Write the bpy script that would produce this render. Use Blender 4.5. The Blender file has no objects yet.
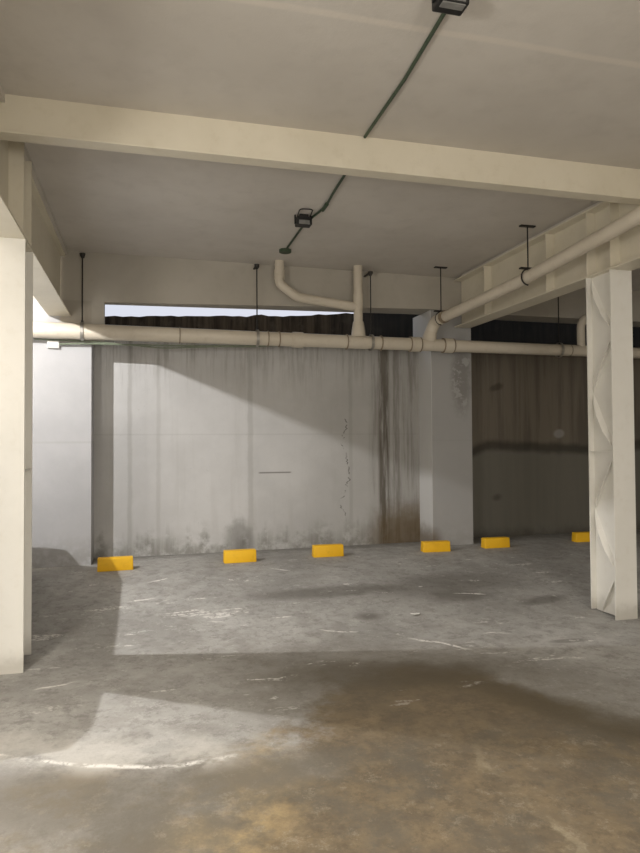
import bpy, bmesh, math, random
from mathutils import Vector, Matrix, Euler
random.seed(7)
C = bpy.context.scene.collection
V = Vector

# ------------------------------------------------------------------ node helpers
class NT:
    """tiny wrapper to write shader graphs compactly"""
    def __init__(s, name, rough=.8, metallic=0.0, spec=.4):
        s.m = bpy.data.materials.new(name); s.m.use_nodes = True
        s.t = s.m.node_tree; s.n = s.t.nodes; s.l = s.t.links
        s.b = s.n['Principled BSDF']
        s.b.inputs['Roughness'].default_value = rough
        s.b.inputs['Metallic'].default_value = metallic
        s.b.inputs['Specular IOR Level'].default_value = spec
        s.geo = s.n.new('ShaderNodeNewGeometry')
        s.sep = s.n.new('ShaderNodeSeparateXYZ'); s.l.new(s.geo.outputs['Position'], s.sep.inputs[0])
        s.P = s.geo.outputs['Position']; s.X, s.Y, s.Z = s.sep.outputs
    def put(s, sock, v):
        if hasattr(v, 'is_output'): s.l.new(v, sock)
        elif isinstance(v, (tuple, list)):
            sock.default_value = tuple(v) + ((1,) if len(v) == 3 and len(sock.default_value) == 4 else ())
        else: sock.default_value = v
    def math(s, op, a, b=0.0, c=None):
        k = s.n.new('ShaderNodeMath'); k.operation = op
        s.put(k.inputs[0], a); s.put(k.inputs[1], b)
        if c is not None: s.put(k.inputs[2], c)
        return k.outputs[0]
    def add(s, a, b): return s.math('ADD', a, b)
    def sub(s, a, b): return s.math('SUBTRACT', a, b)
    def mul(s, a, b): return s.math('MULTIPLY', a, b)
    def mx(s, a, b): return s.math('MAXIMUM', a, b)
    def mn(s, a, b): return s.math('MINIMUM', a, b)
    def vec(s, x, y, z):
        k = s.n.new('ShaderNodeCombineXYZ')
        for i, v in enumerate((x, y, z)): s.put(k.inputs[i], v)
        return k.outputs[0]
    def scale(s, sx, sy, sz):
        k = s.n.new('ShaderNodeVectorMath'); k.operation = 'MULTIPLY'
        s.l.new(s.P, k.inputs[0]); k.inputs[1].default_value = (sx, sy, sz); return k.outputs[0]
    def noise(s, sc, det=4, rough=.55, vec=None, dist=0.0, w=None):
        k = s.n.new('ShaderNodeTexNoise')
        if w is not None:
            k.noise_dimensions = '4D'; k.inputs['W'].default_value = w
        k.inputs['Scale'].default_value = sc; k.inputs['Detail'].default_value = det
        k.inputs['Roughness'].default_value = rough; k.inputs['Distortion'].default_value = dist
        s.l.new(vec if vec is not None else s.P, k.inputs['Vector']); return k.outputs['Fac']
    def ramp(s, v, a, b, lo=0.0, hi=1.0):
        k = s.n.new('ShaderNodeMapRange'); k.interpolation_type = 'SMOOTHSTEP'
        s.put(k.inputs[0], v)
        if a > b: a, b, lo, hi = b, a, hi, lo
        k.inputs[1].default_value = a; k.inputs[2].default_value = b
        k.inputs[3].default_value = lo; k.inputs[4].default_value = hi
        return k.outputs[0]
    def mix(s, f, a, b, mode='MIX'):
        k = s.n.new('ShaderNodeMix'); k.data_type = 'RGBA'; k.blend_type = mode
        s.put(k.inputs[0], f); s.put(k.inputs[6], a); s.put(k.inputs[7], b); return k.outputs[2]
    def grey(s, v):
        k = s.n.new('ShaderNodeCombineColor')
        for i in range(3): s.put(k.inputs[i], v)
        return k.outputs[0]
    def band(s, v, c, w, soft):
        """1 inside |v-c|<w, soft edge"""
        return s.ramp(s.math('ABSOLUTE', s.sub(v, c)), w, w + soft, 1.0, 0.0)
    def blob(s, u, v, cu, cv, ru, rv, ang=0.0, soft=.3, warp=None, amt=.3):
        """soft ellipse, warped by a noise"""
        du, dv = s.sub(u, cu), s.sub(v, cv)
        ca, sa = math.cos(ang), math.sin(ang)
        a = s.math('DIVIDE', s.add(s.mul(du, ca), s.mul(dv, sa)), ru)
        b = s.math('DIVIDE', s.sub(s.mul(dv, ca), s.mul(du, sa)), rv)
        d = s.math('SQRT', s.add(s.mul(a, a), s.mul(b, b)))
        if warp is not None: d = s.add(d, s.mul(s.sub(warp, .5), amt))
        return s.ramp(d, 1 - soft, 1 + soft, 1.0, 0.0)
    def bump(s, h, strength=.3, dist=.01):
        k = s.n.new('ShaderNodeBump'); k.inputs['Strength'].default_value = strength
        k.inputs['Distance'].default_value = dist; s.put(k.inputs['Height'], h)
        s.l.new(k.outputs[0], s.b.inputs['Normal'])
    def color(s, c): s.put(s.b.inputs['Base Color'], c); return s.m

# ------------------------------------------------------------------ materials
def mat_floor():
    t = NT('floor_concrete', .72, spec=.35)
    X, Y = t.X, t.Y
    n1 = t.noise(.9, 6, .6); n2 = t.noise(4.5, 6, .65); n3 = t.noise(22, 5, .7); n4 = t.noise(.45, 3, .5, w=3.1)
    wp = t.noise(1.6, 6, .65, w=5.0)
    base = t.mix(t.ramp(n1, .3, .7), (.315, .307, .29), (.46, .45, .43))
    base = t.mix(t.ramp(n2, .42, .62, 0, .45), base, (.255, .24, .22))
    base = t.mix(t.ramp(n3, .5, .75, 0, .3), base, (.42, .40, .37))
    fn = t.noise(11, 7, .78, w=41)
    base = t.mix(t.ramp(fn, .50, .60, 0, .5), base, (.21, .20, .185))
    base = t.mix(t.ramp(t.noise(8, 8, .85, w=43), .54, .62, 0, .45), base, (.56, .55, .52))
    # brown dust in front
    brown = t.mix(t.ramp(n2, .35, .65), (.135, .098, .055), (.225, .165, .092))
    brown = t.mix(t.ramp(t.noise(2.2, 5, .6, w=8), .48, .68, 0, .8), brown, (.115, .085, .05))
    brown = t.mix(t.ramp(n3, .5, .75, 0, .4), brown, (.30, .24, .15))
    brown = t.mix(t.ramp(fn, .48, .58, 0, .5), brown, (.095, .068, .038))
    brown = t.mix(t.ramp(t.noise(6, 8, .85, w=47), .53, .62, 0, .5), brown, (.30, .225, .13))
    fr = t.add(t.add(Y, t.mul(t.sub(wp, .5), 1.6)), 0.0)
    w2 = t.noise(2.6, 6, .7, w=15)
    m_br = t.mx(t.blob(X, Y, 1.8, 3.35, .95, 1.35, .1, .14, w2, 1.1), t.mx(t.blob(X, Y, 2.25, 2.7, 1.3, .95, -.5, .16, wp, .8), t.blob(X, Y, 1.0, 2.6, .75, .8, .3, .14, w2, 1.2)))
    m_lt = t.mul(t.blob(X, Y, .40, 3.12, .26, .62, -.45, .5, w2, 2.0), t.ramp(n2, .3, .6))
    m_tan = t.blob(X, Y, -.2, 3.1, 1.3, .6, .1, .4, wp, 1.4)
    base = t.mix(t.mul(m_tan, t.ramp(w2, .42, .58, .15, .9)), base, (.25, .20, .13))
    base = t.mix(t.mul(m_br, .93), base, brown)
    base = t.mix(t.mul(m_lt, .8), base, (.47, .35, .18))
    dr = t.noise(1.5, 7, .75, w=21); gr = t.noise(60, 3, .8, w=2)
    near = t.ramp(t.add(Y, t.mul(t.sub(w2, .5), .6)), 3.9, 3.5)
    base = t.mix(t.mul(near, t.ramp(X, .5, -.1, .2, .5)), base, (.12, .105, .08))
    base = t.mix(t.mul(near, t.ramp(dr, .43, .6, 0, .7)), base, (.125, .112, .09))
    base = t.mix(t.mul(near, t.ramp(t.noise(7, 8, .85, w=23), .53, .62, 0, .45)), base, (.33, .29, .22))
    base = t.mix(t.ramp(gr, .5, .75, 0, .3), base, (.12, .11, .09))
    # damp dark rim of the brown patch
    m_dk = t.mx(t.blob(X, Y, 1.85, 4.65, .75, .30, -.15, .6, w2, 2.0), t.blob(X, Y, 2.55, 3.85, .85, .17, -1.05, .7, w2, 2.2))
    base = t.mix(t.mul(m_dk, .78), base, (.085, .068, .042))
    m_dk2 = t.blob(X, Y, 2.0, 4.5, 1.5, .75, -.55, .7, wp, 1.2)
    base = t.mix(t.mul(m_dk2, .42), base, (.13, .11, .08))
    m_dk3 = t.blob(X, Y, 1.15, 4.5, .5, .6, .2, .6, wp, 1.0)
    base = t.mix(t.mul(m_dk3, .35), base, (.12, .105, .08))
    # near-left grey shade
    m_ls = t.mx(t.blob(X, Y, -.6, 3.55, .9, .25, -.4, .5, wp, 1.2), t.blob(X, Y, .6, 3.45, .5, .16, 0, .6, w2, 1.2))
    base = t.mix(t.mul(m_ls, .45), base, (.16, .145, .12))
    # oily spots
    for cx, cy, ru, rv, a in ((3.25, 6.5, .35, .17, 0), (4.1, 6.2, .3, .10, .2), (2.1, 6.1, .12, .1, 0),
                              (3.55, 5.0, .16, .05, 0), (3.3, 6.9, .9, .35, .1), (1.9, 6.9, .8, .16, 0), (4.1,4.35,.2,.08,.2)):
        base = t.mix(t.mul(t.blob(X, Y, cx, cy, ru, rv, a, .5, n2, 1.6), .55), base, (.10, .09, .075))
    # chalk-white scrapes: thin curved marks plus random flecks
    wig = t.mul(t.sub(t.noise(3, 3, .5, w=2), .5), .22)
    sc = None
    for x0, x1, y, sl, w in ((-.80, -.45, 5.03, .22, .014), (1.42, 1.72, 8.0, -1.0, .022), (2.2, 2.65, 5.5, -1.1, .03), (-.2, .15, 7.0, .3, .02),
                             (1.15, 1.4, 6.3, -.2, .018), (3.2, 3.6, 6.6, -.3, .014), (.0, .3, 7.6, .5, .02), (.55, .75, 6.3, -.4, .018), (2.9, 3.2, 5.4, -.2, .014), (1.5, 1.9, 5.9, -.5, .014)):
        yc = t.add(t.add(t.mul(t.sub(X, x0), sl), y), wig)
        k = t.mul(t.band(Y, yc, w * .4, w), t.mul(t.ramp(X, x0, x0 + .12), t.ramp(X, x1, x1 - .12)))
        sc = k if sc is None else t.mx(sc, k)
    dx = t.sub(X, .3)
    yc = t.add(t.add(3.66, t.mul(t.mul(dx, dx), .33)), t.mul(wig, .5))
    sc = t.mx(sc, t.mul(t.mul(t.band(Y, yc, .004, .03), t.ramp(t.noise(5, 4, .7, w=31), .40, .58)), t.mul(t.ramp(X, -1.2, -.8), t.ramp(X, .62, .3))))
    halo = t.mul(t.mul(t.band(Y, t.add(yc, .12), .10, .2), t.ramp(w2, .42, .6)), t.mul(t.ramp(X, -1.2, -.8), t.ramp(X, .7, .3)))
    base = t.mix(t.mul(halo, .55), base, (.60, .58, .54))
    sc = t.mul(sc, t.ramp(n3, .38, .52))
    st = t.noise(3.2, 5, .7, vec=t.scale(.55, 1.9, 1), dist=.6, w=11)
    fl = t.mul(t.ramp(st, .60, .66), t.ramp(n3, .44, .55))
    fl = t.mul(fl, t.ramp(Y, 3.6, 5.0))
    base = t.mix(t.mx(t.mul(sc, .85), t.mul(fl, .75)), base, (.80, .78, .74))
    # pale hairline joints in the brown area
    cr = t.band(t.add(X, t.mul(t.sub(n2, .5), .5)), 1.78, .012, .05)
    cr = t.mul(cr, t.mul(t.ramp(Y, 1.4, 1.8), t.ramp(Y, 3.6, 3.1)))
    base = t.mix(t.mul(t.mul(cr, t.ramp(w2, .4, .55)), .4), base, (.36, .31, .21))
    # darker towards the rear wall
    base = t.mix(t.mul(t.ramp(t.add(Y, t.mul(n2, .3)), 8.9, 9.4), .5), base, (.10, .092, .08))
    t.bump(t.add(t.mul(n2, .6), t.mul(fn, .5)), .45, .014)
    t.put(t.b.inputs['Roughness'], t.sub(.78, t.mul(m_dk, .25)))
    return t.color(base)

def mat_wall():
    """bare cast concrete of the recessed bay walls"""
    t = NT('wall_concrete', .85, spec=.25)
    X, Z = t.X, t.Z
    n1 = t.noise(.8, 5, .6); n2 = t.noise(5, 6, .65); n3 = t.noise(30, 4, .7)
    streak = t.noise(3.0, 6, .65, vec=t.scale(2.2, 1, .12)); fine = t.noise(9, 6, .7, vec=t.scale(1.6, 1, .10), w=4)
    base = t.mix(t.ramp(n1, .3, .7), (.49, .487, .482), (.60, .597, .592))
    base = t.mix(t.ramp(streak, .5, .75, 0, .26), base, (.38, .37, .35))
    base = t.mix(t.ramp(n3, .58, .8, 0, .3), base, (.30, .29, .27))
    # formwork board joints
    for xc, w, k in ((-.2, .012, .35), (1.42, .02, .3), (.17, .01, .25), (2.9, .012, .3)):
        base = t.mix(t.mul(t.band(t.add(X, t.mul(t.sub(n2, .5), .04)), xc, w, .03), k), base, (.27, .26, .24))
    base = t.mix(t.mul(t.band(X, .70, .62, .08), .10), base, (.75, .74, .73))
    base = t.mix(t.mul(t.band(Z, 1.62, .004, .012), .12), base, (.2, .2, .19))
    # darker towards the right
    right = t.mul(t.ramp(X, 1.3, 3.9), .45)
    base = t.mix(right, base, (.30, .29, .265))
    # water stain beside the right pilaster
    s1 = t.mul(t.band(X, 3.42, .05, .08), t.ramp(fine, .30, .55)); s2 = t.mul(t.band(X, 3.62, .035, .05), t.ramp(fine, .32, .6))
    s3 = t.mul(t.band(X, 3.60, .32, .14), t.ramp(fine, .42, .68, .12, .5)); s4 = t.mul(t.band(X, 3.85, .05, .08), t.ramp(fine, .4, .65, .1, .5))
    st = t.mx(t.mx(t.mul(s1, .92), t.mul(s2, .6)), t.mx(s3, s4))
    base = t.mix(st, base, (.12, .105, .085))
    # drips under the sill and above the floor
    top = t.mul(t.ramp(Z, 2.0, 2.95), t.ramp(fine, .46, .64, 0, .6))
    base = t.mix(top, base, (.24, .225, .20))
    low = t.mul(t.ramp(t.add(Z, t.mul(t.sub(streak, .5), .9)), .45, .0), t.ramp(n2, .35, .6))
    base = t.mix(t.mul(low, .75), base, (.20, .195, .17))
    sk = t.blob(X, Z, 1.28, .18, .16, .24, .2, .5, n2, 2.2)
    base = t.mix(t.mul(sk, .5), base, (.13, .125, .11))
    rust = t.blob(X, Z, 3.85, .12, .62, .42, 0, .6, n2, .8)
    base = t.mix(t.mul(rust, .8), base, (.115, .075, .03))
    # fine crack climbing the wall and one scored line
    cx = t.add(2.80, t.mul(t.sub(t.noise(1.9, 5, .7, vec=t.vec(0, 0, Z), w=6), .5), .75))
    ck = t.mul(t.band(X, cx, .003, .012), t.mul(t.ramp(Z, .3, .5), t.ramp(Z, 2.1, 1.9)))
    base = t.mix(t.mul(t.mul(ck, t.ramp(t.noise(9, 3, .6, w=9), .45, .55)), .75), base, (.09, .085, .075))
    sl = t.mul(t.band(Z, 1.08, .004, .012), t.mul(t.ramp(X, 1.52, 1.56), t.ramp(X, 2.02, 1.98)))
    base = t.mix(t.mul(sl, .7), base, (.12, .11, .1))
    # bay right of the pilaster: its shade painted in dark, with stains on top
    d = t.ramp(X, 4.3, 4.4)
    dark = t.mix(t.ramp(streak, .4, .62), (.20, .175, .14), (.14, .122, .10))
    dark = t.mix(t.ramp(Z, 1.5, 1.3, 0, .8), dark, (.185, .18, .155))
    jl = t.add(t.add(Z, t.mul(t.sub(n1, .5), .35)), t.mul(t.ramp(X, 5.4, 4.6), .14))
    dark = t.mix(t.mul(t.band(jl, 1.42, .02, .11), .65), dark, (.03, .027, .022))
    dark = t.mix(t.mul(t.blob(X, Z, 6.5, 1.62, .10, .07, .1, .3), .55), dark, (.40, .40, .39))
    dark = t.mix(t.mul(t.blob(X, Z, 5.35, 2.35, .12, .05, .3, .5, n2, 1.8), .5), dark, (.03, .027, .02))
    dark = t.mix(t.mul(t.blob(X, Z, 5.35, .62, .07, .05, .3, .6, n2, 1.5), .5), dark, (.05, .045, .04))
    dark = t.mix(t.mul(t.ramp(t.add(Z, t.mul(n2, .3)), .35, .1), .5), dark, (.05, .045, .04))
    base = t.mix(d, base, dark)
    t.bump(t.add(n2, t.mul(n3, .5)), .25, .01)
    return t.color(base)

def mat_pilaster():
    t = NT('painted_concrete', .8, spec=.3)
    n1 = t.noise(1.1, 5, .6); n2 = t.noise(6, 6, .65); n3 = t.noise(30, 4, .7)
    base = t.mix(t.ramp(n1, .3, .7), (.41, .41, .42), (.47, .47, .48))
    base = t.mix(t.ramp(n2, .5, .75, 0, .25), base, (.48, .48, .48))
    base = t.mix(t.mul(t.band(t.Z, 1.52, .006, .012), .35), base, (.35, .35, .34))
    low = t.mul(t.ramp(t.add(t.Z, t.mul(t.sub(n2, .5), .5)), .5, .05), t.ramp(n2, .38, .6))
    base = t.mix(t.mul(low, .55), base, (.26, .25, .23))
    up = t.mul(t.ramp(t.Z, 2.72, 2.80), t.mul(t.ramp(t.X, -1.04, -1.0), t.ramp(t.X, 1, .9)))
    base = t.mix(up, base, (.42, .385, .33))  # girder's shade on the upper left pilaster, painted into the colour
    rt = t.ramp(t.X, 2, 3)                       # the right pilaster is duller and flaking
    base = t.mix(t.mul(rt, .62), base, (.38, .375, .365))
    pf = t.mul(t.blob(t.X, t.Z, 4.48, 2.45, .16, .5, 0, .5, n2, 1.6), t.ramp(n2, .42, .5))
    base = t.mix(t.mul(t.mul(pf, rt), .5), base, (.14, .13, .11))
    base = t.mix(t.mul(t.mul(t.ramp(t.X, 4.0, 3.992), rt), .8), base, (.70, .70, .69))  # left side face painted lighter, standing in for lamp light on it
    rust = t.blob(t.X, t.Z, 3.95, .02, .16, .22, 0, .6, n2, .9)
    base = t.mix(t.mul(rust, .75), base, (.13, .09, .045))
    t.bump(t.add(n2, t.mul(n3, .5)), .15, .01)
    return t.color(base)

def mat_lintel():
    t = NT('lintel_paint', .85, spec=.2)
    n1 = t.noise(.9, 4, .6); n2 = t.noise(6, 5, .6)
    base = t.mix(t.ramp(n1, .3, .7), (.44, .41, .355), (.50, .47, .415))
    base = t.mix(t.ramp(n2, .5, .75, 0, .2), base, (.33, .30, .26))
    t.bump(n2, .15, .01)
    return t.color(base)

def mat_ceiling():
    t = NT('ceiling_plaster', .9, spec=.2)
    n1 = t.noise(.7, 4, .6); n2 = t.noise(5, 6, .6); n3 = t.noise(45, 4, .7)
    base = t.mix(t.ramp(n1, .3, .7), (.585, .55, .50), (.66, .625, .575))
    base = t.mix(t.ramp(n2, .45, .75, 0, .25), base, (.47, .44, .395))
    yj = t.add(t.Y, t.mul(t.sub(n1, .5), .05))
    j = t.mul(t.band(yj, 3.50, .012, .03), t.ramp(n2, .2, .5, .3, 1))
    base = t.mix(t.mul(j, .5), base, (.78, .72, .64))
    t.bump(t.add(t.mul(n3, .6), n2), .25, .008)
    return t.color(base)

def mat_paint(name, a, b, dirt=(.35, .3, .2), rough=.5, dirt_amt=.25, spec=.4, base_dirt=False):
    t = NT(name, rough, spec=spec)
    n1 = t.noise(1.4, 4, .6); n2 = t.noise(9, 6, .65); n3 = t.noise(60, 3, .6)
    c = t.mix(t.ramp(n1, .3, .7), a, b)
    c = t.mix(t.ramp(n2, .5, .78, 0, dirt_amt), c, dirt)
    if base_dirt:
        c = t.mix(t.mul(t.ramp(t.add(t.Z, t.mul(t.sub(n2, .5), .2)), .0, -.2), .45), c, (.25, .22, .17))
    t.bump(t.add(n2, t.mul(n3, .3)), .08, .004)
    return t.color(c)

def mat_plain(name, col, rough=.6, metallic=0.0, spec=.4, var=.2):
    t = NT(name, rough, metallic, spec)
    n = t.noise(25, 4, .6)
    d = tuple(x * (1 - var) for x in col)
    return t.color(t.mix(t.ramp(n, .35, .65), col, d))

def mat_outside():
    t = NT('retaining_concrete', .95, spec=.1)
    s = t.noise(4, 6, .7, vec=t.scale(2.0, 1, .15)); n = t.noise(6, 5, .6)
    c = t.mix(t.ramp(s, .38, .62), (.10, .078, .055), (.035, .028, .02))
    c = t.mix(t.ramp(n, .5, .7, 0, .4), c, (.15, .125, .095))
    c = t.mix(t.ramp(t.X, 2.4, 4.0, 0, .8), c, (.03, .032, .033))
    return t.color(c)

def mat_emit(name, col, st):
    t = NT(name)
    t.put(t.b.inputs['Emission Color'], col); t.b.inputs['Emission Strength'].default_value = st
    return t.color(col)

M = dict(
    floor=mat_floor(), wall=mat_wall(), pil=mat_pilaster(), lintel=mat_lintel(), ceil=mat_ceiling(), outside=mat_outside(),
    steel=mat_paint('cream_steel_paint', (.69, .64, .52), (.75, .70, .58), (.50, .44, .31), .45),
    column=mat_paint('cream_column_paint', (.76, .745, .69), (.80, .785, .735), (.55, .50, .40), .42, .18, base_dirt=True),
    pipe=mat_paint('cream_pipe_paint', (.62, .56, .46), (.68, .62, .52), (.44, .37, .28), .4, .35),
    yellow=mat_paint('yellow_kerb_paint', (.88, .49, .015), (.95, .56, .02), (.62, .33, .015), .5, .45),
    dark=mat_plain('dark_metal', (.035, .033, .03), .5, .4), green=mat_plain('green_conduit', (.055, .085, .05), .5),
    palegreen=mat_plain('pale_green_hose', (.19, .22, .16), .55), black=mat_plain('black_plastic', (.018, .018, .018), .4),
    grey=mat_plain('grey_plastic', (.23, .23, .22), .45), white=mat_plain('white_plastic', (.78, .76, .72), .4, var=.08),
    galv=mat_plain('galvanised_clip', (.42, .40, .36), .4, .6), paper=mat_plain('white_paper', (.85, .84, .80), .7, var=.06),
    seal=mat_plain('seam_band', (.30, .24, .17), .6), car=mat_plain('silver_car_paint', (.42, .43, .45), .3, .5, var=.04),
    glass=mat_plain('dark_car_glass', (.02, .022, .025), .08, var=.05), tyre=mat_plain('tyre_rubber', (.02, .02, .02), .85),
    room=mat_paint('room_wall_paint', (.50, .47, .42), (.56, .53, .47), (.4, .36, .3), .85),
    lamp=mat_emit('fill_diffuser', (1, .93, .82), 4.0), lens=mat_emit('lamp_lens', (1, .98, .95), 8.0),
    tail=mat_plain('tail_lamp_red', (.35, .02, .02), .2),
    headlamp=mat_plain('headlamp_lens', (.6, .6, .6), .1),
)

# ------------------------------------------------------------------ mesh helpers
def bx(bm, x0, x1, y0, y1, z0, z1, bevel=0.0):
    vs = [bm.verts.new((x, y, z)) for x in (x0, x1) for y in (y0, y1) for z in (z0, z1)]
    fs = [bm.faces.new([vs[i] for i in q]) for q in ((0, 1, 3, 2), (4, 6, 7, 5), (0, 4, 5, 1), (2, 3, 7, 6), (0, 2, 6, 4), (1, 5, 7, 3))]
    if bevel:
        es = list({e for f in fs for e in f.edges})
        bmesh.ops.bevel(bm, geom=es, offset=bevel, segments=2, affect='EDGES', profile=.6)
    return vs
def prism(bm, pts, axis, a0, a1):
    """polygon pts in the plane normal to axis, extruded a0..a1"""
    def mk(p, a):
        return {'x': (a, p[0], p[1]), 'y': (p[0], a, p[1]), 'z': (p[0], p[1], a)}[axis]
    A = [bm.verts.new(mk(p, a0)) for p in pts]; B = [bm.verts.new(mk(p, a1)) for p in pts]
    n = len(pts); bm.faces.new(A); bm.faces.new(B[::-1])
    for i in range(n): bm.faces.new([A[i], B[i], B[(i + 1) % n], A[(i + 1) % n]])
def tube(bm, path, r, n=14, cap=True):
    path = [V(p) for p in path]; rr = r if isinstance(r, (list, tuple)) else [r] * len(path)
    rings = []; up = None
    for i, p in enumerate(path):
        d = (path[min(i + 1, len(path) - 1)] - path[max(i - 1, 0)]).normalized()
        if up is None:
            up = d.orthogonal().normalized()
        up = (up - d * up.dot(d)).normalized(); s = d.cross(up)
        rings.append([bm.verts.new(p + (up * math.cos(2 * math.pi * k / n) + s * math.sin(2 * math.pi * k / n)) * rr[i]) for k in range(n)])
    for a, b in zip(rings, rings[1:]):
        for k in range(n): bm.faces.new([a[k], a[(k + 1) % n], b[(k + 1) % n], b[k]])
    if cap:
        bm.faces.new(rings[0][::-1]); bm.faces.new(rings[-1])
def rounded(pts, rad, seg=5):
    """round the inner corners of a polyline"""
    pts = [V(p) for p in pts]; out = [pts[0]]
    for a, b, c in zip(pts, pts[1:], pts[2:]):
        p = b + (a - b).normalized() * rad; q = b + (c - b).normalized() * rad
        for i in range(seg + 1):
            t = i / seg; out.append(p * (1 - t) ** 2 + b * 2 * t * (1 - t) + q * t * t)
    return out + [pts[-1]]
def obj(name, bm, m, parent=None, smooth=False, loc=None):
    bmesh.ops.recalc_face_normals(bm, faces=bm.faces[:])
    me = bpy.data.meshes.new(name); bm.to_mesh(me); bm.free()
    o = bpy.data.objects.new(name, me); C.objects.link(o)
    for k in (m if isinstance(m, list) else [m]): me.materials.append(k)
    if smooth:
        for p in me.polygons: p.use_smooth = True
        try: me.set_sharp_from_angle(angle=math.radians(40))
        except Exception: pass
    if loc is not None: o.location = loc
    if parent is not None: o.parent = parent
    return o
def nb(): return bmesh.new()
def tag(o, label, cat, group=None):
    o['label'] = label; o['category'] = cat
    if group: o['group'] = group
    return o
def thing(name, label, cat, loc=(0, 0, 0), group=None):
    o = bpy.data.objects.new(name, None); C.objects.link(o); o.location = loc; o.empty_display_size = .1
    return tag(o, label, cat, group)
def struct(name, bm, m, label=None, smooth=False):
    o = obj(name, bm, m, smooth=smooth); o['kind'] = 'structure'
    if label: o['label'] = label
    return o
def ptube(name, path, r, m, parent, n=14):
    bm = nb(); tube(bm, path, r, n); return obj(name, bm, m, parent, True)
def pbox(name, b, m, parent, bevel=0.0):
    bm = nb(); bx(bm, *b, bevel=bevel); return obj(name, bm, m, parent)

# ------------------------------------------------------------------ layout (metres; eye at z = 1.5)
def floor_z(y):
    t = min(1, max(0, (y - 5.3) / (8.5 - 5.3))); t = t * t * (3 - 2 * t)
    return -.225 * (1 - t)
def skew(y, x): return y + .025 * (x + .65)      # the rear wall runs very slightly away to the right
XL, XR, YB = -6.6, 12.0, -5.0
ZC = 3.9
ZL = 3.285                                       # underside of the lintel
YP, YW = 8.66, 9.11                              # pilaster face, recessed wall face

# floor
bm = nb(); nx, ny = 94, 145
def fy(j): return YB + (9.7 - YB) * j / ny
g = [[bm.verts.new((XL - .2 + (XR - XL + .4) * i / nx, fy(j), floor_z(fy(j)))) for j in range(ny + 1)] for i in range(nx + 1)]
for i in range(nx):
    for j in range(ny): bm.faces.new([g[i][j], g[i + 1][j], g[i + 1][j + 1], g[i][j + 1]])
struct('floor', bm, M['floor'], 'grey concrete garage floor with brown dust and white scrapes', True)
# ceiling
bm = nb(); bx(bm, XL - .2, XR + .2, YB - .2, 9.8, ZC, ZC + .25); struct('ceiling', bm, M['ceil'], 'rough grey plastered ceiling slab')

def skewbox(name, b, m, label=None):
    bm = nb(); vs = bx(bm, *b)
    for v in bm.verts: v.co.y = skew(v.co.y, v.co.x)
    return struct(name, bm, m, label)
# recessed walls below the strip openings
skewbox('wall_rear', (-.66, 4.1, YW, YW + .2, -.3, 2.95), M['wall'], 'recessed concrete wall of the middle bay, stained at its right end')
skewbox('wall_rear_right', (4.5, XR, YW + .08, YW + .3, -.3, 2.95), M['wall'], 'stained concrete wall of the right bay, shade painted in dark')
skewbox('wall_rear_left', (XL, -1.3, YW, YW + .2, -.3, ZC), M['pil'], 'white concrete wall of the left bay')
skewbox('trim_pilaster_left', (-1.45, -.65, YP, YW + .2, -.3, ZL), M['pil'], 'white painted concrete pilaster left of the middle bay')
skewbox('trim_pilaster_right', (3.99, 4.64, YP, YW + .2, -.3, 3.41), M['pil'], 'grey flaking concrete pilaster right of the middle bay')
bm = nb(); prev = None
for x, z, d in ((XL, 3.28, .15), (-.5, 3.28, .15), (3.9, 3.42, .42), (4.7, 3.41, .42), (5.6, 3.40, .42), (XR, 3.42, .42)):
    y = skew(YP, x); q = [bm.verts.new(p) for p in ((x, y, z), (x, y, ZC), (x, y + d, ZC), (x, y + d, z))]
    if prev:
        for k in range(4): bm.faces.new([prev[k], q[k], q[(k + 1) % 4], prev[(k + 1) % 4]])
    else: bm.faces.new(q)
    prev = q
bm.faces.new(prev)
struct('trim_lintel', bm, M['lintel'], 'deep beige lintel over the strip openings')
skewbox('trim_jamb', (-.65, -.50, YP, YP + .14, 2.8, 3.28), M['lintel'], 'beige jamb at the left end of the strip opening')
# enclosure outside the picture
for n, b in (('wall_left', (XL - .2, XL, YB, 9.6, -.4, ZC)), ('wall_right', (XR, XR + .2, YB, 9.9, -.4, ZC)), ('wall_front', (XL, XR, YB - .2, YB, -.4, ZC))):
    bm = nb(); bx(bm, *b); struct(n, bm, M['room'])

# retaining wall outside with a ragged top
bm = nb(); N = 160; prev = None
for i in range(N + 1):
    x = XL + (XR - XL) * i / N
    z = 3.40 + .043 * (x + .5) + random.uniform(-.012, .012)
    if 1.6 < x < 2.0: z += .02 * random.random()
    if x > 2: z += .04 * (x - 2)
    if x > 3.9: z = min(4.6, z + (x - 3.9) * 2)
    if x < -1: z += .5
    q = [bm.verts.new((x, 10.25, -.3)), bm.verts.new((x, 10.25, z)), bm.verts.new((x, 10.5, z)), bm.verts.new((x, 10.5, -.3))]
    if prev:
        for k in range(3): bm.faces.new([prev[k], q[k], q[k + 1], prev[k + 1]])
    prev = q
struct('wall_outside', bm, M['outside'], 'dark damp retaining wall seen through the strip opening')

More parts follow.
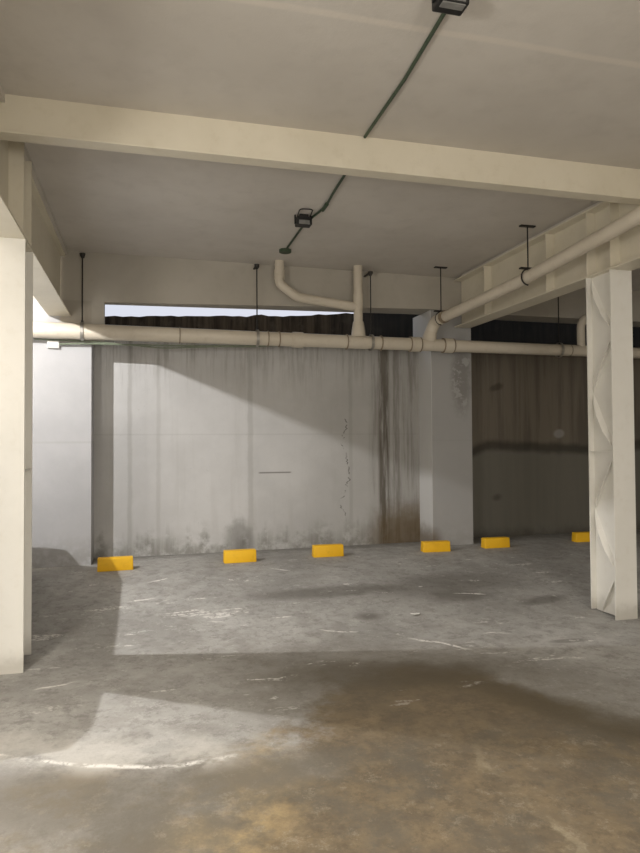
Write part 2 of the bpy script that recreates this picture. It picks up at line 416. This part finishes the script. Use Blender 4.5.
# ------------------------------------------------------------------ steel columns
CY0, CY1 = 5.43, 5.80
def make_column(x0, x1, ztop, label):
    zf = floor_z(5.5) - .01
    t = thing('steel_column', label, 'column', ((x0 + x1) / 2, (CY0 + CY1) / 2, zf), 'cream steel columns')
    ox, oy = (x0 + x1) / 2, (CY0 + CY1) / 2; hw = (x1 - x0) / 2; hy = (CY1 - CY0) / 2; H = ztop - zf
    pbox('front_flange', (-hw, hw, -hy, -hy + .016, 0, H), M['column'], t, .002)
    pbox('rear_flange', (-hw, hw, hy - .016, hy, .035, H), M['column'], t, .002)
    wo = hw * .5
    for sx in (-1, 1): pbox('web', (sx * wo - .005, sx * wo + .005, -hy + .016, hy - .016, .03 + .012 * (1 + sx), H), M['column'], t)
    for s in (-1, 1):
        zz = [1.70 * k / 3 for k in range(0)]
        # zigzag of folded lacing plates standing off the web
        nodes = []; per = .585; z = H - .02; side = 1
        while z > 0:
            nodes.append((side * (hy - .02), z)); z -= per; side = -side
        nodes.append((nodes[-1][0] + (side * (hy - .02) - nodes[-1][0]) * min(1, (nodes[-1][1] - .04) / per), .04))
        for (ya, za), (yb, zb) in zip(nodes, nodes[1:]):
            if s == 1 and x0 < 0: continue
            bm = nb(); d = V((0, yb - ya, zb - za)).normalized(); nrm = V((0, -d.z, d.y))
            a, b = V((0, ya, za)), V((0, yb, zb)); L = (b - a).length
            rows = []
            for f, o_, w_ in ((0, .55, .004), (.12, .78, .005), (.35, .97, .005), (.65, .97, .005), (.88, .78, .005), (1, .55, .004)):
                p = a.lerp(b, f) + V((s * wo, 0, 0)); q = a.lerp(b, f) + V((s * hw * o_, 0, 0)) - nrm * (.03 * math.sin(math.pi * f) * (1 if nrm.z > 0 else -1))
                rows.append([bm.verts.new(p + nrm * .006), bm.verts.new(q + nrm * .005), bm.verts.new(q - nrm * .005), bm.verts.new(p - nrm * .006)])
            for r0, r1 in zip(rows, rows[1:]):
                for k in range(4): bm.faces.new([r0[k], r1[k], r1[(k + 1) % 4], r0[(k + 1) % 4]])
            bm.faces.new(rows[0]); bm.faces.new(rows[-1][::-1])
            obj('lacing_plate', bm, M['column'], t)
        for zs in (H - 3 * per - .02,):
            x = sorted((s * wo, s * hw * .97))
            pbox('stiffener', (x[0], x[1], -hy + .016, hy - .016, zs - .005, zs + .005), M['column'], t)
    return t
make_column(-1.13, -.89, 3.075, 'cream steel column at the left edge beside the car shadow')
make_column(4.365, 4.61, 3.17, 'cream steel column with zigzag lacing, standing on the right')

# ------------------------------------------------------------------ long girders
def make_girder(x0, x1, z0, z1, label, stiffs, y0=YB + .02, y1=8.63):
    xc = (x0 + x1) / 2
    t = thing('steel_girder', label, 'beam', (xc, y0, z0), 'long cream steel girders'); W = (x1 - x0) / 2; L = y1 - y0
    pbox('bottom_flange', (-W, W, 0, L, 0, .018), M['steel'], t, .003)
    tw = W * (.5 if x0 < 0 else 1)
    pbox('top_flange', (-tw, tw, 0, L, z1 - z0 - .018, z1 - z0), M['steel'], t, .003)
    pbox('web', (-.007, .007, 0, L, .018, z1 - z0 - .018), M['steel'], t)
    for y in stiffs:
        for s in (-1, 1):
            x = sorted((s * .007, s * W * .9))
            pbox('stiffener', (x[0], x[1], y - y0 - .006, y - y0 + .006, .018, z1 - z0 - .018), M['steel'], t)
    return t
make_girder(-1.15, -.89, 3.075, 3.84, 'cream steel girder overhead on the left, above the left column', (1.2, 3.2, 5.44, 5.79))
make_girder(4.36, 4.61, 3.165, 3.86, 'cream steel girder overhead on the right, beside the sloping pipe', (1.2, 3.2, 5.44, 5.79, 6.5, 7.9), y1=8.765)
bm = nb(); bx(bm, -1.11, -.93, YB, 8.6, 3.84, ZC); struct('trim_haunch_left', bm, M['ceil'])
bm = nb(); bx(bm, 4.40, 4.57, YB, 8.6, 3.86, ZC); struct('trim_haunch_right', bm, M['ceil'])

# cross beam
t = thing('cross_beam', 'cream steel beam running across the ceiling in front', 'beam', (1.7, 4.86, 3.63), 'cross beams')
def cross(x0, x1, t):
    a, b = x0 - 1.7, x1 - 1.7
    pbox('web', (a, b, .0, .012, .02, .27), M['steel'], t)
    pbox('web', (a, b, .098, .11, .02, .27), M['steel'], t)
    pbox('bottom_flange', (a, b, -.012, .122, 0, .02), M['steel'], t, .004)
cross(-1.01, 4.42, t)

# ------------------------------------------------------------------ drain pipes
PY = 8.50
hz = lambda x: 2.875 - .004 * (x + 1.2)
t = thing('drain_pipe', 'long cream drain pipe hung along the rear wall', 'pipe', (0, PY, 2.87))
def loc(p): return (p[0], p[1] - PY, p[2] - 2.87)
ptube('pipe_run', [loc((x, PY, hz(x))) for x in (-6.4, -1.2, 1, 3.0, 5, 8, 11.8)], [.098, .098, .092, .088, .084, .08, .078], M['pipe'], t, 20)
for x in (1.95, 3.62, 4.12):
    ptube('coupling', [loc((x - .07, PY, hz(x))), loc((x + .07, PY, hz(x)))], .103, M['pipe'], t, 20)
for x in (.42, 1.55, 1.70, 2.63, 3.12, 3.55, 3.70, 4.05, 4.20, 6.1):
    ptube('seam_band', [loc((x - .006, PY, hz(x))), loc((x + .006, PY, hz(x)))], .1045 if x < 5 else .087, M['seal'], t, 20)

# riser with sloping branch
t = thing('riser_pipe', 'cream vertical pipe dropping from the ceiling into the drain pipe, with sloping side branch', 'pipe', (2.80, PY, 2.96))
def lr(x, z, y=PY): return (x - 2.80, y - PY, z - 2.96)
ptube('riser', [lr(2.80, 2.95), lr(2.80, 3.9)], .062, M['pipe'], t, 16)
ptube('socket', [lr(2.80, 2.93), lr(2.80, 3.02), lr(2.80, 3.12), lr(2.80, 3.14)], [.10, .092, .075, .07], M['pipe'], t, 16)
ptube('socket', [lr(2.80, 3.30), lr(2.80, 3.52)], .07, M['pipe'], t, 16)
br = rounded([lr(1.71, 3.9), lr(1.71, 3.60), lr(1.95, 3.43), lr(2.78, 3.34)], .05, 4)
ptube('branch', br, .062, M['pipe'], t, 16)
ptube('coupling', [lr(1.71, 3.66), lr(1.71, 3.78)], .071, M['pipe'], t, 16)

# sloping pipe beside the right girder, bending down into the header
t = thing('branch_pipe', 'cream pipe sloping beside the right girder down to a wye fitting', 'pipe', (4.05, 6.5, 3.2))
def lb(p): return (p[0] - 4.05, p[1] - 6.5, p[2] - 3.2)
BP = [V((4.18, 1.0, 3.75)), V((4.15, 4.77, 3.455)), V((4.11, 6.55, 3.315)), V((3.92, 8.30, 3.19))]
def bpt(y):
    for a, b in zip(BP, BP[1:]):
        if y <= b.y: return a.lerp(b, (y - a.y) / (b.y - a.y))
ptube('pipe_run', [lb(p) for p in rounded([(4.18, .75, 3.9), (4.18, 1.0, 3.75)] + [tuple(q) for q in BP[1:]], .2, 4)], .070, M['pipe'], t, 16)
ptube('elbow', [lb(p) for p in rounded([(3.925, 8.24, 3.194), (3.90, 8.44, 3.17), (3.85, PY, 3.0), (3.83, PY, 2.88)], .07, 4)], .084, M['pipe'], t, 16)
ptube('wye_fitting', [lb((3.86, PY - .01, 3.03)), lb((3.83, PY, 2.90))], [.088, .105], M['pipe'], t, 16)
ptube('socket', [lb(bpt(8.17)), lb(bpt(8.23))], .082, M['seal'], t, 16)

# elbow pipe far right behind the girder
t = thing('riser_pipe', 'cream pipe elbow dropping behind the right girder', 'pipe', (6.25, PY, 2.95))
ptube('riser', [(x - 6.25, y - PY, z - 2.95) for x, y, z in rounded([(6.75, PY, 3.88), (6.75, PY, 3.5), (6.3, PY, 3.3), (6.3, PY, 2.88)], .12, 5)], .06, M['pipe'], t, 14)

# hangers for the header
def header_hanger(x, label):
    z = hz(x)
    t = thing('pipe_hanger', label, 'hanger', (x, PY, z), 'rod hangers of the rear drain pipe')
    zt = ZC - z - .065; yw = skew(YP, x) - PY
    ptube('rod', [(0, 0, .1), (0, 0, zt - .02)], .0085, M['dark'], t, 8)
    bm = nb(); tube(bm, [(0, 0, zt - .06), (0, 0, zt - .035), (0, 0, zt)], [.014, .03, .036], 10); bx(bm, -.014, .014, .0, yw, zt - .014, zt)
    obj('wall_bracket', bm, M['dark'], t, True)
    bm = nb(); R, r = .107, .006; n = 28
    rings = []
    for i in range(n):
        a = 2 * math.pi * i / n; c, s = math.cos(a), math.sin(a)
        rings.append([bm.verts.new((dx, c * (R + dr), s * (R + dr))) for dx, dr in ((-.018, 0), (.018, 0), (.018, .004), (-.018, .004))])
    for i in range(n):
        a, b = rings[i], rings[(i + 1) % n]
        for k in range(4): bm.faces.new([a[k], b[k], b[(k + 1) % 4], a[(k + 1) % 4]])
    obj('clamp_ring', bm, M['galv'], t)
    pbox('nut', (-.014, .014, -.014, .014, .108, .135), M['dark'], t)
header_hanger(-.745, 'thin dark rod hanger with clamp ring, first from the left')
header_hanger(1.41, 'thin dark rod hanger left of the sloping branch pipe')
header_hanger(2.98, 'thin dark rod hanger just right of the vertical riser pipe')
header_hanger(5.92, 'thin dark rod hanger beneath the right girder, in the dark bay')

def slope_hanger(y, label):
    p = bpt(y)
    t = thing('pipe_hanger', label, 'hanger', (p.x, y, p.z), 'plate hangers of the sloping pipe')
    ptube('rod', [(0, 0, .09), (0, 0, ZC - p.z - .012)], .008, M['dark'], t, 8)
    pbox('top_plate', (-.09, .09, -.025, .025, ZC - p.z - .014, ZC - p.z), M['dark'], t)
    pbox('bottom_plate', (-.10, .05, -.022, .022, .088, .104), M['dark'], t)
    bm = nb(); path = [(math.cos(a) * .084, 0, math.sin(a) * .088) for a in [math.radians(d) for d in range(90, 285, 15)]]
    tube(bm, path, .009, 6); obj('hook_strap', bm, M['dark'], t, True)
slope_hanger(6.45, 'dark plate hanger holding the sloping pipe midway along the right girder')
slope_hanger(8.28, 'dark plate hanger holding the sloping pipe above the wye fitting')

# small clip under the wye and the pale green hose / white box
t = thing('junction_box', 'small white junction box under the drain pipe at left', 'junction box', (-1.09, YP - .03, 2.72))
pbox('box', (-.07, .07, -.035, .03, -.045, .045), M['white'], t, .008)
pbox('cover', (-.06, .06, -.041, -.035, -.036, .036), M['white'], t, .003)
def hose(pts, r, label, name='hose'):
    bm = nb(); tube(bm, rounded(pts, .12, 3), r, 8)
    return tag(obj(name, bm, M['palegreen'], None, True), label, 'hose')
hose([(-1.02, 8.60, 2.725), (-.75, 8.58, 2.74), (.1, 8.53, 2.735), (.8, 8.53, 2.75), (1.5, 8.54, 2.77), (2.1, 8.56, 2.84)], .013, 'thin pale green hose sagging below the drain pipe from the white box')
hose([(-1.3, 8.58, 2.775), (-.6, 8.56, 2.765), (.2, 8.52, 2.70), (.9, 8.54, 2.745), (1.4, 8.58, 2.765)], .009, 'thinner green hose looping lowest below the drain pipe')

# ------------------------------------------------------------------ ceiling conduit and lamps
bm = nb(); tube(bm, [(1.60, 3.16, ZC - .012), (1.65, 4.0, ZC - .013), (1.66, 4.84, ZC - .012)], .0125, 8)
tag(obj('conduit', bm, M['green'], None, True), 'straight green conduit on the ceiling in front of the cross beam', 'conduit')
t = thing('conduit', 'bent green conduit on the ceiling behind the cross beam, ending at a round box', 'conduit', (1.7, 6, ZC))
def lc(p): return (p[0] - 1.7, p[1] - 6, p[2])
ptube('tube', [lc(p) for p in rounded([(1.70, 5.05, -.014), (1.73, 5.95, -.02), (1.76, 6.35, -.016), (1.74, 6.55, -.014), (1.68, 6.9, -.014), (1.68, 7.95, -.014)], .12, 4)], .0125, M['green'], t, 8)
ptube('coupling', [lc((1.75, 6.28, -.022)), lc((1.755, 6.46, -.022))], .02, M['green'], t, 8)
ptube('round_box', [lc((1.68, 7.98, 0)), lc((1.68, 7.98, -.035)), lc((1.68, 7.98, -.04))], [.075, .075, .06], M['green'], t, 20)

def flood(name, x, y, s, label, loop):
    t = thing(name, label, 'lamp', (x, y, ZC), 'ceiling flood lamps')
    pbox('housing', (-.085 * s, .085 * s, -.06 * s, .05 * s, -.125 * s, -.03 * s), M['black'], t, .012 * s)
    pbox('lens', (-.06 * s, .06 * s, -.066 * s, -.058 * s, -.118 * s, -.072 * s), M['grey'], t, .003)
    pbox('mounting_plate', (-.05 * s, .05 * s, -.05 * s, .05 * s, -.03 * s, 0), M['black'], t, .004)
    for sx in (-1, 1):
        a = sorted((sx * .085 * s, sx * .098 * s))
        pbox('bracket_arm', (a[0], a[1], -.015, .015, -.10 * s, -.005), M['black'], t)
    if not loop: pbox('lens', (-.065 * s, .065 * s, -.052 * s, -.005, -.131 * s, -.122 * s), M['grey'], t, .003)
    if loop:
        ptube('wire_loop', rounded([(-.07, -.02, -.03), (-.085, -.22, -.015), (.05, -.23, -.012), (.065, -.03, -.03)], .04, 4), .006, M['dark'], t, 6)
    return t
flood('flood_lamp', 1.548, 3.12, 1.0, 'black unlit flood lamp on the ceiling at the top of the picture', False)
flood('flood_lamp', 1.61, 6.72, .95, 'small dark unlit lamp with wire loop beside the bent conduit', True)

# ------------------------------------------------------------------ yellow wheel stops
def wheel_stop_mesh():
    bm = nb(); bx(bm, -.205, .205, -.065, .065, 0, .155)
    for v in bm.verts:
        if v.co.z > .1: v.co.x *= .985; v.co.y *= .84
    bmesh.ops.bevel(bm, geom=bm.edges[:], offset=.012, segments=3, affect='EDGES', profile=.55)
    return bm
ws = None
stops = [(-.345, 8.27, 2.5, 'yellow wheel stop at the foot of the white left pilaster'),
         (1.155, 8.36, 2.0, 'second yellow wheel stop from the left, under the sooty smudge on the wall'),
         (2.33, 8.43, -1.0, 'yellow wheel stop standing under the long crack of the middle wall'),
         (3.85, 8.38, -3.5, 'yellow wheel stop before the brown-stained corner of the right pilaster'),
         (4.80, 8.44, -1.0, 'yellow wheel stop just right of the grey flaking pilaster'),
         (6.36, 8.55, -2.5, 'yellow wheel stop partly hidden behind the zigzag steel column')]
for i, (x, y, a, lab) in enumerate(stops):
    if ws is None: o = ws = obj('wheel_stop', wheel_stop_mesh(), M['yellow'], None, True)
    else: o = ws.copy(); C.objects.link(o)
    z0 = floor_z(y); sl = (floor_z(y + .05) - floor_z(y - .05)) / .1
    o.location = (x, y, z0 - .004); o.rotation_euler = (math.atan(sl), 0, math.radians(a))
    o.scale = (1, 1, 1) if i < 3 else (.96, 1, .92)
    tag(o, lab, 'wheel stop', 'yellow wheel stops along the rear wall')

# paper scraps on the floor
def scrap(x, y, s, rot, label):
    bm = nb(); n = 7; pts = [(s * (1 + .35 * random.uniform(-1, 1)) * math.cos(2 * math.pi * k / n), .55 * s * (1 + .35 * random.uniform(-1, 1)) * math.sin(2 * math.pi * k / n)) for k in range(n)]
    c = bm.verts.new((0, 0, .018)); R = [bm.verts.new((p[0], p[1], .004 + .014 * random.random())) for p in pts]
    for k in range(n): bm.faces.new([c, R[k], R[(k + 1) % n]])
    o = obj('paper_scrap', bm, M['paper']); o.location = (x, y, floor_z(y)); o.rotation_euler = (0, 0, rot)
    tag(o, label, 'litter', 'paper scraps on the floor')
scrap(3.02, 3.07, .045, .2, 'crumpled white paper scrap on the brown dust at lower right')
scrap(2.55, 6.05, .06, .1, 'flat white scrap on the grey floor in the middle of the bay')

# ------------------------------------------------------------------ van parked in the left bay (behind the left column; casts the rounded shadow)
VX0, VX1 = -2.66, -1.20
zf = floor_z(6.4)
van = thing('parked_van', 'silver compact van parked behind the left column', 'van', ((VX0 + VX1) / 2, 6.6, -.125))
van.rotation_euler = (.09, 0, 0)
prof = [(-1.50, .30), (-1.55, .80), (-1.50, 1.30), (-1.42, 1.88), (-1.25, 1.96), (.40, 1.97), (.76, 1.87), (1.10, 1.42), (1.36, 1.24), (1.50, .95), (1.53, .62), (1.52, .30)]
hw = (VX1 - VX0) / 2
bm = nb(); sl = []
for xs, inset, dz in ((-1, .04, .05), (-.96, .02, .01), (-.7, 0, 0), (.7, 0, 0), (.96, .02, .01), (1, .04, .05)):
    row = []
    for (y, z) in prof:
        k = max(0, (z - .9)) * .012; wx = xs * hw * (1 - k) 
        if y > 1.0: wx *= 1 - .22 * (y - 1.0)
        yy = y * (1 - inset * .5); zz = z - (dz if z > .5 else -dz * .2)
        row.append(bm.verts.new((wx, yy, zz)))
    sl.append(row)
for a, b in zip(sl, sl[1:]):
    for k in range(len(prof)): k2 = (k + 1) % len(prof); bm.faces.new([a[k], b[k], b[k2], a[k2]])
bm.faces.new(sl[0]); bm.faces.new(sl[-1][::-1])
obj('body', bm, M['car'], van, True)
for s in (-1, 1):
    bm = nb(); x = sorted((s * (hw * .955), s * (hw * .985)))
    prism(bm, [(-1.3, 1.15), (-1.24, 1.62), (.3, 1.66), (.62, 1.60), (.92, 1.15)], 'x', x[0], x[1]); obj('side_window', bm, M['glass'], van)
    bm = nb(); x = sorted((s * hw * .96, s * (hw + .03))); bx(bm, x[0], x[1], .55, .68, 1.20, 1.38, .02); obj('mirror', bm, M['car'], van)
    for y in (-1.0, 1.0):
        w = ptube('wheel', [(s * (hw - .16), y, .26), (s * (hw - .01), y, .26)], .27, M['tyre'], van, 24)
        ptube('hub', [(s * (hw - .02), y, .26), (s * (hw - .002), y, .26)], .15, M['galv'], w, 16)
    bm = nb(); x = sorted((s * hw * .5, s * hw * .82)); bx(bm, x[0], x[1], 1.44, 1.53, .62, .76, .02); obj('headlamp', bm, M['headlamp'], van)
bm = nb(); prism(bm, [(.76, 1.82), (.78, 1.80), (1.10, 1.44), (1.07, 1.44)], 'x', -hw * .8, hw * .8); obj('windscreen', bm, M['glass'], van)
bm = nb(); prism(bm, [(-hw * .72, 1.18), (hw * .72, 1.18), (hw * .66, 1.66), (-hw * .66, 1.66)], 'y', -1.52, -1.44); obj('rear_window', bm, M['glass'], van)
for sx in (-1, 1): x = sorted((sx * hw * .80, sx * hw * .92)); pbox('tail_lamp', (x[0], x[1], -1.585, -1.45, .75, 1.10), M['tail'], van, .01)
bm = nb(); bx(bm, -hw * .9, hw * .9, -1.60, -1.48, .30, .52, .03); obj('bumper', bm, M['black'], van)
bm = nb(); bx(bm, -hw * .9, hw * .9, 1.46, 1.56, .28, .50, .03); obj('bumper', bm, M['black'], van)

# ------------------------------------------------------------------ pendant lamp, added fill battens and fill lights (all out of the frame)
LX, LY, LZ = -2.05, 6.05, 3.435
def point(name, loc, e, col, r):
    l = bpy.data.lights.new(name, 'POINT'); l.energy = e; l.color = col; l.shadow_soft_size = r
    o = bpy.data.objects.new(name, l); C.objects.link(o); o.location = loc; return o
def area(name, loc, rot, sx, sy, e, col):
    l = bpy.data.lights.new(name, 'AREA'); l.shape = 'RECTANGLE'; l.size = sx; l.size_y = sy; l.energy = e; l.color = col
    o = bpy.data.objects.new(name, l); C.objects.link(o); o.location = loc; o.rotation_euler = rot; return o
t = thing('pendant_lamp', 'bright lamp hanging in the left bay beyond the girder', 'lamp', (LX, LY, LZ))
ptube('stem', [(0, 0, .14), (0, 0, ZC - LZ)], .012, M['dark'], t, 8)
ptube('lamp_shade', [(0, 0, .16), (0, 0, .09), (0, 0, .07)], [.03, .10, .11], M['grey'], t, 20)
point('bay_light', (LX, LY, LZ), 450, (1.0, .98, .965), .018)

def batten(x, y, label, e, col=(1, .94, .85)):  # unseen fixture added for ambient fill light
    t = thing('fill_batten', label, 'lamp', (x, y, ZC), 'added fill battens behind the viewer')
    pbox('housing', (-.6, .6, -.07, .07, -.05, 0), M['white'], t, .006)
    pbox('diffuser', (-.58, .58, -.055, .055, -.085, -.05), M['lamp'], t, .01)
    area('batten_fill', (x, y, ZC - .1), (0, 0, 0), 1.15, .12, e, col)
batten(-2.6, .3, 'added fill batten behind the viewer on the left', 160)
batten(2.5, -1.5, 'added fill batten behind the viewer on the right', 140)
batten(8.0, 1.5, 'added fill batten in the right bay behind the viewer', 60)
# added soft fill lights behind the viewer brighten the near steel and ceiling
point('near_fill_light', (-2.3, .6, 1.9), 300, (1.0, .945, .86), .35)
point('aisle_fill_light', (1.2, -2.2, 1.9), 300, (1.0, .94, .87), .8)

# sky outside
w = bpy.data.worlds.new('World'); bpy.context.scene.world = w; w.use_nodes = True
bg = w.node_tree.nodes['Background']; bg.inputs[0].default_value = (.86, .89, 1.0, 1); bg.inputs[1].default_value = .85

# ------------------------------------------------------------------ camera
yaw, pitch, roll = math.radians(14.84), math.radians(1.39), math.radians(-.35)
F = V((math.sin(yaw) * math.cos(pitch), math.cos(yaw) * math.cos(pitch), math.sin(pitch)))
R = V((math.cos(yaw), -math.sin(yaw), 0)); U = R.cross(F)
R2 = R * math.cos(roll) + U * math.sin(roll); U2 = U * math.cos(roll) - R * math.sin(roll)
cd = bpy.data.cameras.new('camera'); cam = bpy.data.objects.new('camera', cd); C.objects.link(cam)
cam.matrix_world = Matrix(((R2.x, U2.x, -F.x, 0), (R2.y, U2.y, -F.y, 0), (R2.z, U2.z, -F.z, 1.5), (0, 0, 0, 1)))
cd.sensor_fit = 'VERTICAL'; cd.sensor_height = 24; cd.sensor_width = 24; cd.lens = 24 * 659.4 / 853; cd.clip_start = .05
bpy.context.scene.camera = cam
sc = bpy.context.scene
sc.view_settings.view_transform = 'Standard'; sc.view_settings.look = 'None'; sc.view_settings.exposure = 0.0
